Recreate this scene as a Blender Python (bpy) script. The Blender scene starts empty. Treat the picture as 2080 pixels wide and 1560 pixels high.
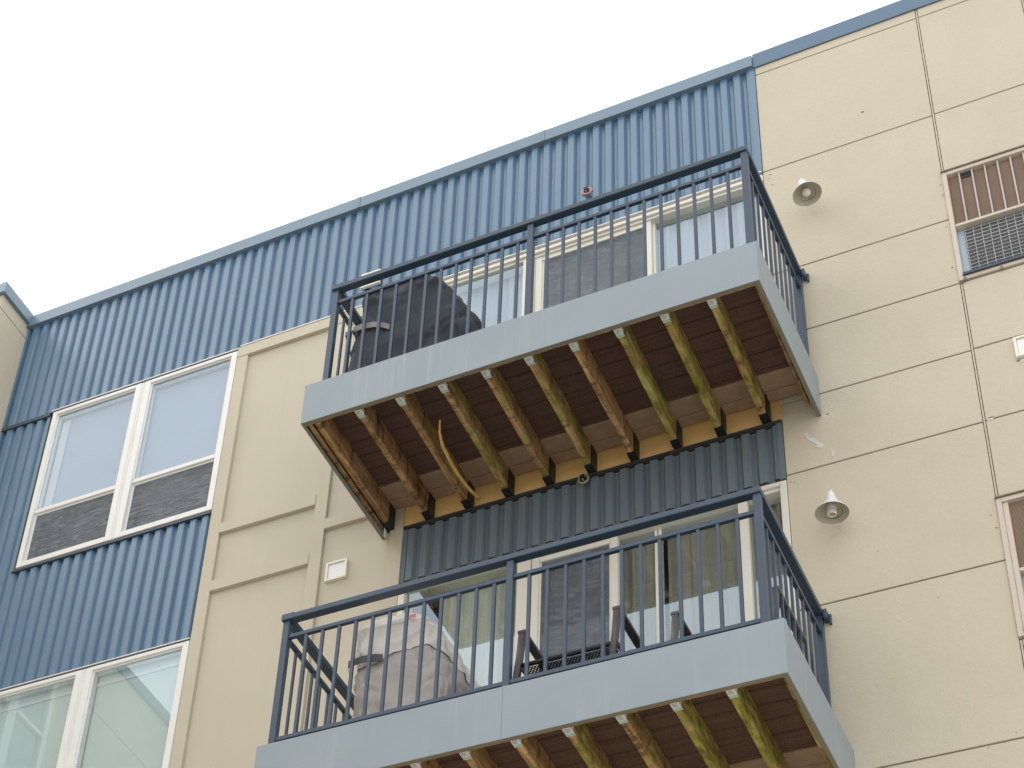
import bpy, bmesh, math, random
from mathutils import Vector, Matrix, noise
from math import sin, cos, pi, radians
random.seed(7)
scene = bpy.context.scene
C = scene.collection

# ------------------------------------------------------------------ camera
F_PX, AZ, EL, RO = 4222.215, -0.5560032, 0.6977688, 0.1154264
CAM = Vector((5.226518, -9.106962, 1.6))
fw = Vector((sin(AZ)*cos(EL), cos(AZ)*cos(EL), sin(EL)))
rt = Vector((cos(AZ), -sin(AZ), 0)); up = rt.cross(fw)
Rv = rt*cos(RO) + up*sin(RO); Uv = -rt*sin(RO) + up*cos(RO)
cd = bpy.data.cameras.new('camera'); cam = bpy.data.objects.new('camera', cd); C.objects.link(cam)
M = Matrix((Rv, Uv, -fw)).transposed().to_4x4(); M.translation = CAM
cam.matrix_world = M
cd.sensor_fit = 'HORIZONTAL'; cd.sensor_width = 36; cd.lens = F_PX/2080*36
cd.shift_x = 390.193/2080; cd.shift_y = 467.916/2080
cd.clip_end = 2000; cd.clip_start = 0.1
scene.camera = cam

# ------------------------------------------------------------------ world, sun, exposure
SUN_EL, SUN_AZ = radians(50), radians(-108)      # light comes from the left and in front of the wall
W = bpy.data.worlds.new("World"); scene.world = W; W.use_nodes = True
nt = W.node_tree; nt.nodes.clear()
o_ = nt.nodes.new('ShaderNodeOutputWorld'); bg = nt.nodes.new('ShaderNodeBackground')
sk = nt.nodes.new('ShaderNodeTexSky'); sk.sky_type = 'NISHITA'; sk.sun_disc = False
sk.sun_elevation = SUN_EL; sk.sun_rotation = SUN_AZ; sk.dust_density = 3.0
mx = nt.nodes.new('ShaderNodeMix'); mx.data_type = 'RGBA'; mx.inputs[0].default_value = 0.90
mx.inputs[7].default_value = (11.0, 11.1, 11.2, 1)           # closed white cloud layer
nt.links.new(sk.outputs[0], mx.inputs[6]); nt.links.new(mx.outputs[2], bg.inputs[0])
bg.inputs[1].default_value = 0.146
nt.links.new(bg.outputs[0], o_.inputs[0])
sl = bpy.data.lights.new('sun', 'SUN'); sl.energy = 0.5; sl.angle = radians(16); sl.color = (1, .95, .88)
so = bpy.data.objects.new('sun', sl); C.objects.link(so)
sd = Vector((-sin(radians(72))*cos(SUN_EL), -cos(radians(72))*cos(SUN_EL), sin(SUN_EL)))
so.rotation_euler = sd.to_track_quat('Z', 'Y').to_euler(); so.location = (-6, -8, 25)
scene.render.engine = 'CYCLES'
scene.view_settings.view_transform = 'Standard'; scene.view_settings.look = 'None'
scene.view_settings.exposure = 0.0; scene.view_settings.gamma = 1.0
scene.view_settings.use_curve_mapping = False
scene.cycles.max_bounces = 10; scene.cycles.diffuse_bounces = 5; scene.cycles.glossy_bounces = 4
scene.cycles.transparent_max_bounces = 16

# ------------------------------------------------------------------ node helpers
def newmat(name):
    m = bpy.data.materials.new(name); m.use_nodes = True
    t = m.node_tree; t.nodes.clear()
    out = t.nodes.new('ShaderNodeOutputMaterial')
    return m, t, out
def L(t, a, b): t.links.new(a, b)
def coords(t, scale=(1, 1, 1), kind='Object', loc=(0, 0, 0), rot=(0, 0, 0)):
    tc = t.nodes.new('ShaderNodeTexCoord'); mp = t.nodes.new('ShaderNodeMapping')
    mp.inputs['Scale'].default_value = scale; mp.inputs['Location'].default_value = loc
    mp.inputs['Rotation'].default_value = rot
    L(t, tc.outputs[kind], mp.inputs[0]); return mp.outputs[0]
def noise_n(t, vec, scale, detail=4, rough=.55, dist=0):
    n = t.nodes.new('ShaderNodeTexNoise'); n.inputs['Scale'].default_value = scale
    n.inputs['Detail'].default_value = detail; n.inputs['Roughness'].default_value = rough
    n.inputs['Distortion'].default_value = dist; L(t, vec, n.inputs['Vector']); return n.outputs['Fac']
def ramp(t, fac, stops):
    r = t.nodes.new('ShaderNodeValToRGB'); e = r.color_ramp.elements
    while len(e) < len(stops): e.new(.5)
    for k, (p, c) in enumerate(stops):
        e[k].position = p; e[k].color = (c if len(c) == 4 else (*c, 1)) if not isinstance(c, float) else (c, c, c, 1)
    L(t, fac, r.inputs[0]); return r.outputs[0]
def mixc(t, fac, a, b, mode='MIX'):
    m = t.nodes.new('ShaderNodeMix'); m.data_type = 'RGBA'; m.blend_type = mode
    for sock, v in ((m.inputs[0], fac), (m.inputs[6], a), (m.inputs[7], b)):
        if isinstance(v, (int, float)): sock.default_value = v
        elif isinstance(v, tuple): sock.default_value = v if len(v) == 4 else (*v, 1)
        else: L(t, v, sock)
    return m.outputs[2]
def mth(t, op, a, b=None, clamp=False):
    m = t.nodes.new('ShaderNodeMath'); m.operation = op; m.use_clamp = clamp
    for k, v in enumerate((a, b)):
        if v is None: continue
        if isinstance(v, (int, float)): m.inputs[k].default_value = v
        else: L(t, v, m.inputs[k])
    return m.outputs[0]
def bsdf(t, col, rough=.6, metal=0., spec=.5, bump=None, bs=.3, bd=.01):
    b = t.nodes.new('ShaderNodeBsdfPrincipled')
    for sock, v in ((b.inputs['Base Color'], col), (b.inputs['Roughness'], rough)):
        if isinstance(v, (int, float)): sock.default_value = v
        elif isinstance(v, tuple): sock.default_value = (*v, 1)
        else: L(t, v, sock)
    b.inputs['Metallic'].default_value = metal
    b.inputs['Specular IOR Level'].default_value = spec
    if bump is not None:
        bn = t.nodes.new('ShaderNodeBump'); bn.inputs['Strength'].default_value = bs
        bn.inputs['Distance'].default_value = bd; L(t, bump, bn.inputs['Height'])
        L(t, bn.outputs[0], b.inputs['Normal'])
    return b.outputs[0]
def simple(name, col, rough=.6, metal=0., var=.06, vs=6., bump=0., bscale=80., spec=.5, stretch=(1, 1, 1)):
    m, t, out = newmat(name)
    v = coords(t, stretch)
    n = noise_n(t, v, vs, 5)
    c = ramp(t, n, [(.25, tuple(x*(1-var) for x in col)), (.75, tuple(min(1, x*(1+var)) for x in col))])
    bp = noise_n(t, coords(t), bscale, 3) if bump else None
    L(t, bsdf(t, c, rough, metal, spec, bp, bump, .004), out.inputs[0])
    return m

# ------------------------------------------------------------------ materials
def mat_siding():
    m, t, out = newmat('blue_metal')
    v = coords(t, (3, 3, .35))
    n = noise_n(t, v, 3.0, 6)
    n2 = noise_n(t, coords(t, (30, 30, 1.2)), 1.0, 4)
    c = ramp(t, n, [(.3, (.092, .174, .268)), (.7, (.115, .204, .304))])
    c = mixc(t, mth(t, 'MULTIPLY', ramp(t, n2, [(.52, 0.), (.72, 1.)]), .16), c, (.20, .28, .36))
    bp = noise_n(t, coords(t, (1, 1, .3)), 14, 3)
    L(t, bsdf(t, c, .34, 0, .85, bp, .07, .004), out.inputs[0]); return m
def mat_siding_bounce():  # siding under the balcony: brownish bounce light put into a greyer colour
    m, t, out = newmat('bounce_greyed_blue_metal')
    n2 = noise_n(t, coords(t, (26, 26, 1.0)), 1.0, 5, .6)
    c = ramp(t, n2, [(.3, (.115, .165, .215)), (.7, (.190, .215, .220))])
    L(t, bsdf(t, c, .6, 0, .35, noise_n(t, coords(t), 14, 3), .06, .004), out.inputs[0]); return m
def mat_stucco():
    m, t, out = newmat('tan_stucco')
    v = coords(t)
    a = noise_n(t, v, 1.3, 6, .6)
    b = noise_n(t, coords(t, (1, 1, .25)), 5, 5)
    fine = noise_n(t, v, 95, 3, .6)
    c = ramp(t, a, [(.3, (.572, .508, .392)), (.7, (.615, .548, .430))])
    c = mixc(t, mth(t, 'MULTIPLY', ramp(t, b, [(.45, 0.), (.75, 1.)]), .22), c, (.525, .468, .345))
    c = mixc(t, mth(t, 'MULTIPLY', ramp(t, fine, [(.35, 1.), (.5, 0.)]), .10), c, (.40, .35, .24))
    mid = noise_n(t, v, 28, 4, .6)
    h = mth(t, 'ADD', fine, mth(t, 'MULTIPLY', mid, 1.4))
    L(t, bsdf(t, c, .9, 0, .2, h, .35, .006), out.inputs[0]); return m
def mat_panelboard():
    m, t, out = newmat('tan_board_paint')
    a = noise_n(t, coords(t), 1.1, 5, .55)
    b = noise_n(t, coords(t, (6, 6, .6)), 2, 5)
    c = ramp(t, a, [(.3, (.535, .480, .370)), (.7, (.580, .522, .406))])
    c = mixc(t, mth(t, 'MULTIPLY', ramp(t, b, [(.5, 0.), (.8, 1.)]), .18), c, (.48, .43, .31))
    bp = noise_n(t, coords(t, (1, 1, .2)), 25, 3)
    L(t, bsdf(t, c, .6, 0, .3, bp, .05, .004), out.inputs[0]); return m
def mat_fascia():
    m, t, out = newmat('grey_fascia_metal')
    a = noise_n(t, coords(t), 1.6, 4)
    s = noise_n(t, coords(t, (22, 22, .8)), 1.0, 5, .6)
    patch = noise_n(t, coords(t, (1.2, 1.2, .4)), 1.4, 3)
    c = ramp(t, a, [(.3, (.258, .304, .335)), (.7, (.290, .336, .366))])
    k = mth(t, 'MULTIPLY', ramp(t, s, [(.52, 0.), (.74, 1.)]), mth(t, 'MULTIPLY', ramp(t, patch, [(.45, 0.), (.62, 1.)]), .38))
    c = mixc(t, k, c, (.44, .50, .53))
    L(t, bsdf(t, c, .5, 0, .4, noise_n(t, coords(t), 3.5, 2), .05, .01), out.inputs[0]); return m
def mat_wood():
    m, t, out = newmat('weathered_joist_wood')
    oi = t.nodes.new('ShaderNodeObjectInfo')
    sep = t.nodes.new('ShaderNodeSeparateColor'); L(t, oi.outputs['Color'], sep.inputs[0])
    moss = sep.outputs[0]
    tc = t.nodes.new('ShaderNodeTexCoord')
    add = t.nodes.new('ShaderNodeVectorMath'); add.operation = 'ADD'
    comb = t.nodes.new('ShaderNodeCombineXYZ')
    r10 = mth(t, 'MULTIPLY', oi.outputs['Random'], 37.0)
    for k in range(3): L(t, r10, comb.inputs[k])
    L(t, tc.outputs['Object'], add.inputs[0]); L(t, comb.outputs[0], add.inputs[1])
    def mp(scale, rot=(0, 0, 0)):
        p = t.nodes.new('ShaderNodeMapping'); p.inputs['Scale'].default_value = scale
        p.inputs['Rotation'].default_value = rot; L(t, add.outputs[0], p.inputs[0]); return p.outputs[0]
    grain = noise_n(t, mp((45, 2.2, 45)), 1.0, 6, .65, .6)
    blot = noise_n(t, mp((5, 2.5, 9)), 1.0, 5, .6)
    c = ramp(t, grain, [(.28, (.15, .065, .028)), (.5, (.50, .29, .13)), (.75, (.80, .54, .30))])
    c = mixc(t, ramp(t, blot, [(.38, 0.), (.7, .55)]), c, (.10, .045, .018))
    # black rot stains, diagonal drips
    drip = noise_n(t, mp((5, 11.0, 2.0), (radians(-40), 0, 0)), 1.5, 6, .68, .3)
    c = mixc(t, ramp(t, drip, [(.50, 0.), (.66, .85)]), c, (.030, .022, .014))
    # moss
    mo = noise_n(t, mp((4, 2.2, 7), (radians(30), 0, 0)), 1.9, 6, .68, .4)
    thr = mth(t, 'ADD', mo, mth(t, 'MULTIPLY', moss, .42))
    mk = ramp(t, thr, [(.62, 0.), (.80, .88)])
    mc = ramp(t, noise_n(t, mp((14, 5, 14), (radians(35), 0, 0)), 1.5, 5), [(.3, (.06, .065, .012)), (.48, (.27, .265, .04)), (.7, (.56, .50, .19))])
    c = mixc(t, mk, c, mc)
    L(t, bsdf(t, c, .85, 0, .25, mth(t, 'ADD', grain, blot), .5, .006), out.inputs[0]); return m
def mat_deckboard():
    m, t, out = newmat('brown_composite_decking')
    n = noise_n(t, coords(t), 160, 3, .7)
    g = noise_n(t, coords(t, (1.5, 30, 1)), 1.5, 5)
    c = ramp(t, n, [(.3, (.085, .046, .034)), (.7, (.225, .138, .105))])
    c = mixc(t, ramp(t, g, [(.4, 0.), (.75, .5)]), c, (.07, .035, .027))
    L(t, bsdf(t, c, .8, 0, .2, n, .4, .004), out.inputs[0]); return m
def mat_glass(name, tint, refl, trans):
    m, t, out = newmat(name)
    g = t.nodes.new('ShaderNodeBsdfGlossy'); g.inputs['Color'].default_value = (*tint, 1); g.inputs['Roughness'].default_value = .004
    tr = t.nodes.new('ShaderNodeBsdfTransparent')
    gm = t.nodes.new('ShaderNodeNewGeometry')        # the pane has two faces: only the first one met reflects and tints
    L(t, mixc(t, gm.outputs['Backfacing'], trans, (1., 1., 1.)), tr.inputs[0])
    fr = t.nodes.new('ShaderNodeFresnel'); fr.inputs[0].default_value = 1.5
    fac = mth(t, 'MULTIPLY', mth(t, 'ADD', mth(t, 'MULTIPLY', fr.outputs[0], .9), refl, True), mth(t, 'SUBTRACT', 1.0, gm.outputs['Backfacing']))
    mix = t.nodes.new('ShaderNodeMixShader'); L(t, fac, mix.inputs[0]); L(t, tr.outputs[0], mix.inputs[1]); L(t, g.outputs[0], mix.inputs[2])
    L(t, mix.outputs[0], out.inputs[0]); return m
def mat_screen(name='insect_screen', base=.55):
    m, t, out = newmat(name)
    f = noise_n(t, coords(t, (5, 1, 24)), 1.0, 4, .6, 2.2)
    c = ramp(t, f, [(.32, (.11, .125, .145)), (.5, (.175, .195, .22)), (.68, (.29, .315, .34))])  # wavy moire shimmer of the mesh painted in as lighter and darker bands
    d = bsdf(t, c, .55, 0, .3)
    tr = t.nodes.new('ShaderNodeBsdfTransparent')
    mix = t.nodes.new('ShaderNodeMixShader'); mix.inputs[0].default_value = base
    L(t, tr.outputs[0], mix.inputs[1]); L(t, d, mix.inputs[2]); L(t, mix.outputs[0], out.inputs[0]); return m
def mat_perf():
    m, t, out = newmat('black_perforated_weave')
    tc = t.nodes.new('ShaderNodeTexCoord'); sep = t.nodes.new('ShaderNodeSeparateXYZ'); L(t, tc.outputs['Object'], sep.inputs[0])
    def lat(off):
        def cell(o, s):
            a = mth(t, 'ADD', mth(t, 'DIVIDE', o, s), off)
            f = mth(t, 'SUBTRACT', mth(t, 'FRACT', a), .5)
            return mth(t, 'MULTIPLY', mth(t, 'MULTIPLY', f, s), mth(t, 'MULTIPLY', f, s))
        return mth(t, 'ADD', cell(sep.outputs[0], .019), cell(sep.outputs[1], .024))
    d = mth(t, 'MINIMUM', lat(10.0), lat(10.5))
    hole = mth(t, 'LESS_THAN', d, .0036**2)
    tr = t.nodes.new('ShaderNodeBsdfTransparent'); mix = t.nodes.new('ShaderNodeMixShader')
    L(t, hole, mix.inputs[0]); L(t, bsdf(t, (.018, .018, .020), .5), mix.inputs[1]); L(t, tr.outputs[0], mix.inputs[2])
    L(t, mix.outputs[0], out.inputs[0]); return m
def mat_cloth(name, col, var=.12):
    m, t, out = newmat(name)
    a = noise_n(t, coords(t), 4, 6, .6)
    c = ramp(t, a, [(.3, tuple(x*(1-var) for x in col)), (.7, tuple(x*(1+var) for x in col))])
    h = mth(t, 'ADD', noise_n(t, coords(t, (1, 1, .5)), 16, 5, .6, .6), mth(t, 'MULTIPLY', noise_n(t, coords(t), 500, 1), .1))
    L(t, bsdf(t, c, .75, 0, .3, h, .6, .012), out.inputs[0]); return m
M_ = dict(
    dflash2=simple('dark_grey_flashing', (.05, .048, .042), .5, var=.2), siding=mat_siding(), siding_bounce=mat_siding_bounce(), stucco=mat_stucco(), board=mat_panelboard(), fascia=mat_fascia(), wood=mat_wood(), deck=mat_deckboard(),
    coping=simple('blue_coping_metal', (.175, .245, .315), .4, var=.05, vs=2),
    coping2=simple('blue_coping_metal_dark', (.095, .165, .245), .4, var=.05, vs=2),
    lip=simple('dirty_olive_metal_edge', (.20, .185, .130), .6, var=.15, vs=9), rail=simple('navy_powder_coat', (.036, .062, .098), .38, var=.08, vs=9, bump=.05, bscale=60),
    vinyl=simple('white_vinyl', (.80, .79, .76), .42, var=.03, vs=5),
    cream=simple('cream_vinyl', (.74, .71, .62), .45, var=.03, vs=5),
    pinkish=simple('beige_frame_paint', (.60, .52, .43), .55, var=.05, vs=6),
    glass=mat_glass('window_glass', (.76, .88, .99), .17, (.86, .90, .92)),
    dglass=mat_glass('door_glass', (.74, .88, .99), .20, (.90, .93, .91)),
    screen=mat_screen(), dscreen=mat_screen('door_screen', .42),
    perf=mat_perf(),
    dark=simple('black_steel', (.012, .012, .014), .5, var=.2),
    gap=simple('bounce_warmed_brown', (.36, .27, .155), .9, var=.1),
    flash=simple('white_flashing', (.82, .82, .80), .35, var=.03),
    dflash=simple('dark_blue_flashing', (.045, .065, .09), .4, var=.1),
    overspray=simple('tan_painted_boards', (.42, .29, .19), .8, var=.15, vs=14, bump=.2),
    blackcover=mat_cloth('charcoal_vinyl_cover', (.056, .066, .076)),
    beigecover=mat_cloth('beige_canvas_cover', (.66, .63, .585), .05),
    taupecover=mat_cloth('taupe_canvas_cover', (.45, .42, .385), .05),
    strap=simple('dark_strap', (.055, .053, .060), .6), strap2=simple('grey_strap', (.24, .215, .22), .5),
    chair=simple('dark_bronze_frame', (.10, .095, .10), .4, var=.1), chairdark=simple('black_sling_edge', (.02, .02, .02), .5),
    tag=simple('white_paper_tag', (.72, .71, .69), .7, var=.02), teal=simple('teal_print', (.36, .58, .52), .7), ink=simple('grey_ink', (.22, .2, .2), .7),
    red=simple('faded_red_print', (.75, .33, .32), .7), pink=simple('red_escutcheon', (.52, .25, .24), .4),
    white=simple('white_enamel', (.82, .83, .82), .28, var=.02), enamelin=simple('cream_enamel', (.50, .47, .37), .4, var=.06, vs=12),
    bulb=simple('frosted_bulb', (.78, .73, .68), .3, var=.02),
    cane=simple('yellow_cane', (.62, .42, .13), .5, var=.25, vs=25),
    blind=simple('brown_blind_slats', (.27, .185, .125), .6, var=.08), gfin=simple('grey_metal_fins', (.20, .205, .21), .5, var=.12, vs=30),
    barpaint=simple('mauve_bar_paint', (.50, .44, .42), .5), brass=simple('dull_brass', (.34, .29, .18), .45), finedge=simple('fin_edge_metal', (.222, .227, .232), .5), wire=simple('grey_wire', (.36, .36, .36), .4), bluestrip=simple('reflection_blue_glass', (.45, .56, .66), .6),
    curtain=simple('pale_green_curtain', (.66, .68, .60), .9, var=.15, vs=3, stretch=(6, 6, .4)),
    room=simple('interior_plaster', (.62, .62, .58), .9), ceil=simple('interior_ceiling', (.72, .72, .68), .9),
    vent=simple('vent_plastic', (.84, .80, .70), .45, var=.02), ventin=simple('vent_plastic_white', (.84, .83, .80), .45, var=.02),
    ledger=simple('glow_tinted_ledger_paint', (.86, .56, .22), .7, var=.1, vs=4), dcurtain=simple('grey_brown_curtain', (.40, .385, .33), .9, var=.2, vs=3, stretch=(6, 6, .4)), winblind=simple('grey_blind_fabric', (.40, .42, .48), .9, var=.03), greenblind=simple('pale_green_blind', (.70, .78, .70), .9, var=.03),
    chip=simple('bare_plaster', (.66, .64, .58), .95, var=.08, vs=40), stain=simple('dark_scuff', (.22, .19, .13), .9, var=.2, vs=40),
    conc=simple('concrete', (.50, .49, .46), .9, var=.12, vs=1.5, bump=.2), roof=simple('roof_membrane', (.55, .55, .54), .9),
)

# ------------------------------------------------------------------ mesh helpers
class MB:
    def __init__(s): s.bm = bmesh.new(); s.mats = []
    def mi(s, m):
        if m is None: return 0
        m = M_[m] if isinstance(m, str) else m
        if m not in s.mats: s.mats.append(m)
        return s.mats.index(m)
    def box(s, x0, x1, y0, y1, z0, z1, m=None, bev=0.):
        k = s.mi(m)
        vs = [s.bm.verts.new((x, y, z)) for x in (x0, x1) for y in (y0, y1) for z in (z0, z1)]
        fs = [s.bm.faces.new([vs[i] for i in f]) for f in ((0, 1, 3, 2), (4, 6, 7, 5), (0, 4, 5, 1), (2, 3, 7, 6), (0, 2, 6, 4), (1, 5, 7, 3))]
        for f in fs: f.material_index = k
        if bev:
            es = list({e for f in fs for e in f.edges})
            r = bmesh.ops.bevel(s.bm, geom=es, offset=bev, segments=1, affect='EDGES')
            for f in r['faces']: f.material_index = k
        return s
    def tube(s, pts, r, n=10, m=None, cap=True):
        k = s.mi(m); rings = []
        pts = [Vector(p) for p in pts]
        for i, p in enumerate(pts):
            d = (pts[min(i+1, len(pts)-1)] - pts[max(i-1, 0)]).normalized()
            a = d.orthogonal().normalized() if i == 0 else (a - d*a.dot(d)).normalized()
            b = d.cross(a); rr = r[i] if isinstance(r, (list, tuple)) else r
            rings.append([s.bm.verts.new(p + (a*cos(2*pi*j/n) + b*sin(2*pi*j/n))*rr) for j in range(n)])
        for q, w in zip(rings, rings[1:]):
            for j in range(n):
                f = s.bm.faces.new((q[j], q[(j+1) % n], w[(j+1) % n], w[j])); f.material_index = k; f.smooth = True
        if cap:
            for q in (rings[0][::-1], rings[-1]):
                f = s.bm.faces.new(q); f.material_index = k
        return s
    def lathe(s, prof, c=(0, 0, 0), axis='Z', n=32, m=None, smooth=True):
        k = s.mi(m); rings = []
        for r, h in prof:
            ring = []
            for j in range(n):
                a = 2*pi*j/n; u, v = r*cos(a), r*sin(a)
                p = (c[0]+u, c[1]+v, c[2]+h) if axis == 'Z' else (c[0]+u, c[1]-h, c[2]+v)
                ring.append(s.bm.verts.new(p))
            rings.append(ring)
        for q, w in zip(rings, rings[1:]):
            for j in range(n):
                f = s.bm.faces.new((q[j], q[(j+1) % n], w[(j+1) % n], w[j])); f.material_index = k; f.smooth = smooth
        return s
    def poly(s, pts, m=None, thick=None):
        k = s.mi(m); f = s.bm.faces.new([s.bm.verts.new(p) for p in pts]); f.material_index = k
        if thick:
            r = bmesh.ops.extrude_face_region(s.bm, geom=[f])
            bmesh.ops.translate(s.bm, vec=Vector(thick), verts=[v for v in r['geom'] if isinstance(v, bmesh.types.BMVert)])
            for g in s.bm.faces:
                if g.material_index != k and False: pass
        return s
    def build(s, name, m=None, parent=None, loc=None):
        if m is not None: s.mi(m)
        bmesh.ops.recalc_face_normals(s.bm, faces=s.bm.faces)
        me = bpy.data.meshes.new(name)
        for q in s.mats: me.materials.append(q)
        s.bm.to_mesh(me); s.bm.free()
        o = bpy.data.objects.new(name, me); C.objects.link(o)
        if parent: o.parent = parent
        if loc:
            # geometry was written in world coordinates: move the origin to loc
            me.transform(Matrix.Translation(-Vector(loc))); 
            o.location = Vector(loc) - (parent.location if parent and not parent.parent else Vector((0, 0, 0)))
        return o
def tag(o, label=None, cat=None, group=None, kind=None):
    if label: o['label'] = label
    if cat: o['category'] = cat
    if group: o['group'] = group
    if kind: o['kind'] = kind
    return o
def thing(name, loc, label, cat, group=None):
    o = bpy.data.objects.new(name, None); C.objects.link(o); o.location = loc; o.empty_display_size = .1
    return tag(o, label, cat, group)

# ------------------------------------------------------------------ the setting
g = MB().box(-60, 60, -80, 40, -.3, 0, 'conc').build('ground'); tag(g, kind='structure')

# ================================================================== THE BUILDING
B = bpy.data.objects.new('apartment_building', None); C.objects.link(B)
tag(B, 'four storey apartment block with tan stucco, blue corrugated metal siding and two balconies', 'building')

WINX0, WINX1 = -3.205, -1.458
PITCH = 2.945
# ---- structural core behind the cladding (keeps light out of the rooms), pieces around the openings
mb = MB()
mb.box(-3.73, 5.8, .20, .32, 0, 6.0, 'room'); 
YB0, YB1 = .034, .30
def core(x0, x1, z0, z1): mb.box(x0, x1, YB0, YB1, z0, z1, 'board')
core(-3.73, WINX0, 5, 14.9); core(WINX1, .155, 5, 14.9)
for z0, z1 in ((13.60, 14.9), (10.665, 11.91), (5, 8.97)): core(WINX0, WINX1, z0, z1)
for z0, z1 in ((13.645, 14.9), (10.665, 11.42), (5, 8.48)): core(.155, 2.80, z0, z1)
mb.box(2.80, 3.99, YB0, YB1, 5, 14.9, 'board'); mb.box(3.99, 5.0, YB0, YB1, 13.03, 14.9, 'board')
mb.box(3.99, 5.0, YB0, YB1, 10.06, 11.95, 'board'); mb.box(3.99, 5.0, YB0, YB1, 5, 9.03, 'board'); mb.box(5.0, 5.8, YB0, YB1, 5, 14.9, 'board')
mb.build('wall_core', None, B)
MB().box(-8, 5.8, .31, 9, 14.70, 14.82, 'roof').build('roof_deck', None, B)
MB().box(-3.73, 5.8, 3.5, 3.62, 5, 14.69, 'room').build('inner_wall', None, B)
mb = MB()
for z in (14.45, 11.50, 8.55): mb.box(-3.73, 5.8, .301, 3.49, z-.001, z+.06, 'ceil')
for z in (11.22, 8.27): mb.box(-3.73, 5.8, .301, 3.49, z, z+.08, 'room')
for x in (-3.70, -1.2, .02, 3.2, 5.6): mb.box(x, x+.08, .301, 3.48, 5, 14.44, 'room')
mb.build('floor_and_ceiling', None, B)
mb = MB(); mb.box(-3.73, 5.8, 0.0, .18, 0, 5.99, 'stucco'); mb.build('ground_storey_wall', None, B)
MB().box(5.8, 5.95, -.0, 9, 0, 14.9, 'stucco').build('end_wall', None, B)

# ---- corrugated siding
PER = .1017
def corrugated(x0, x1, z0, z1, name='siding_panel', mat='siding', ph=-3.548):
    cw, sw, dep = .046, .017, .028
    base = [(-cw/2, 0), (cw/2, 0), (cw/2+sw, dep), (PER-cw/2-sw, dep)]
    pts = []
    k0 = int(math.floor((x0-ph)/PER)) - 1; k1 = int(math.ceil((x1-ph)/PER)) + 1
    for k in range(k0, k1):
        for dx, y in base: pts.append((ph + k*PER + dx, y))
    def yat(x):
        for (a, ya), (b, yb) in zip(pts, pts[1:]):
            if a <= x <= b: return ya + (yb-ya)*(x-a)/(b-a)
        return 0
    prof = [(x0, yat(x0))] + [p for p in pts if x0 < p[0] < x1] + [(x1, yat(x1))]
    mb = MB(); k = mb.mi(mat); rows = []
    nz = 1
    for j in range(nz+1):
        z = z0 + (z1-z0)*j/nz
        rows.append([mb.bm.verts.new((x, y, z)) for x, y in prof])
    for a, b in zip(rows, rows[1:]):
        for i in range(len(prof)-1):
            f = mb.bm.faces.new((a[i], a[i+1], b[i+1], b[i])); f.material_index = k
    return mb.build(name, None, B)
corrugated(-3.715, -1.465, 13.655, 14.985); corrugated(-1.465, 2.755, 13.675, 15.01)
corrugated(-3.715, WINX0-.03, 6, 13.605)
corrugated(WINX0-.03, WINX1-.005, 10.69, 11.880)
corrugated(WINX0-.03, WINX1-.005, 6, 8.96)
corrugated(.185, 2.765, 10.685, 11.150, mat='siding_bounce')  # strip under the upper balcony, bounce light painted into its colour
# trims of the siding
def part(name, mat, *boxes, bev=0., parent=None):
    mb = MB()
    for b in boxes: mb.box(*b, m=mat, bev=bev)
    return mb.build(name, None, parent or B)
part('corner_trim', 'siding', (2.752, 2.797, -.006, .03, 13.66, 14.965))
part('corner_trim', 'siding_bounce', (2.757, 2.797, -.004, .03, 10.672, 11.158)); part('corner_trim', 'siding_bounce', (.160, .188, -.004, .03, 10.672, 11.150))
part('corner_trim', 'siding', (-3.729, -3.712, -.004, .03, 6, 14.95))
part('flashing', 'dflash', (-3.728, WINX0-.033, -.012, .028, 13.607, 13.628), (-3.728, WINX0-.04, -.006, .028, 13.629, 13.65))
part('flashing', 'dflash2', (.160, 2.797, -.016, .03, 11.1585, 11.174))
part('flashing', 'dflash', (WINX0-.036, WINX1-.004, -.014, .03, 11.8815, 11.895))
part('flashing', 'flash', (WINX0-.02, WINX1+.02, -.020, .03, 13.642, 13.650), (WINX1+.021, 2.79, -.020, .03, 13.662, 13.671))
part('flashing', 'flash', (WINX0-.02, WINX1-.002, -.020, .03, 10.680, 10.687))
part('flashing', 'dflash', (WINX0-.02, WINX1+.01, -.012, .03, 13.628, 13.6415)); part('flashing', 'dflash', (WINX0-.02, WINX1-.004, -.012, .03, 10.668, 10.6795))

# ---- painted board panel bay between window and doors
part('wall_panel', 'board', (WINX1+.004, .157, .012, .033, 6, 11.175), (WINX1+.004, .157, .012, .033, 11.1753, 13.66))
def trim(*b): return part('trim_board', 'board', b, bev=.002)
trim(WINX1+.005, -1.356, -.016, .0115, 6, 13.540)
trim(WINX1+.005, .157, -.020, .0115, 13.5405, 13.648)
trim(-.567, -.470, -.016, .0115, 6, 13.5395)
trim(-1.3555, -.5675, -.020, .0115, 11.640, 11.738)
trim(-1.3555, -.5675, -.020, .0115, 11.080, 11.176)
trim(-.4695, .058, -.020, .0115, 11.372, 11.468)
trim(.0585, .1575, -.016, .0115, 6, 13.5395)
trim(-1.3555, -.5675, -.020, .0115, 8.70, 8.80)
part('ledger_panel', 'ledger', (.1577, 2.80, .0, .033, 11.176, 11.418))  # orange-yellow bounce glow under the balcony is put into this colour

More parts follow.
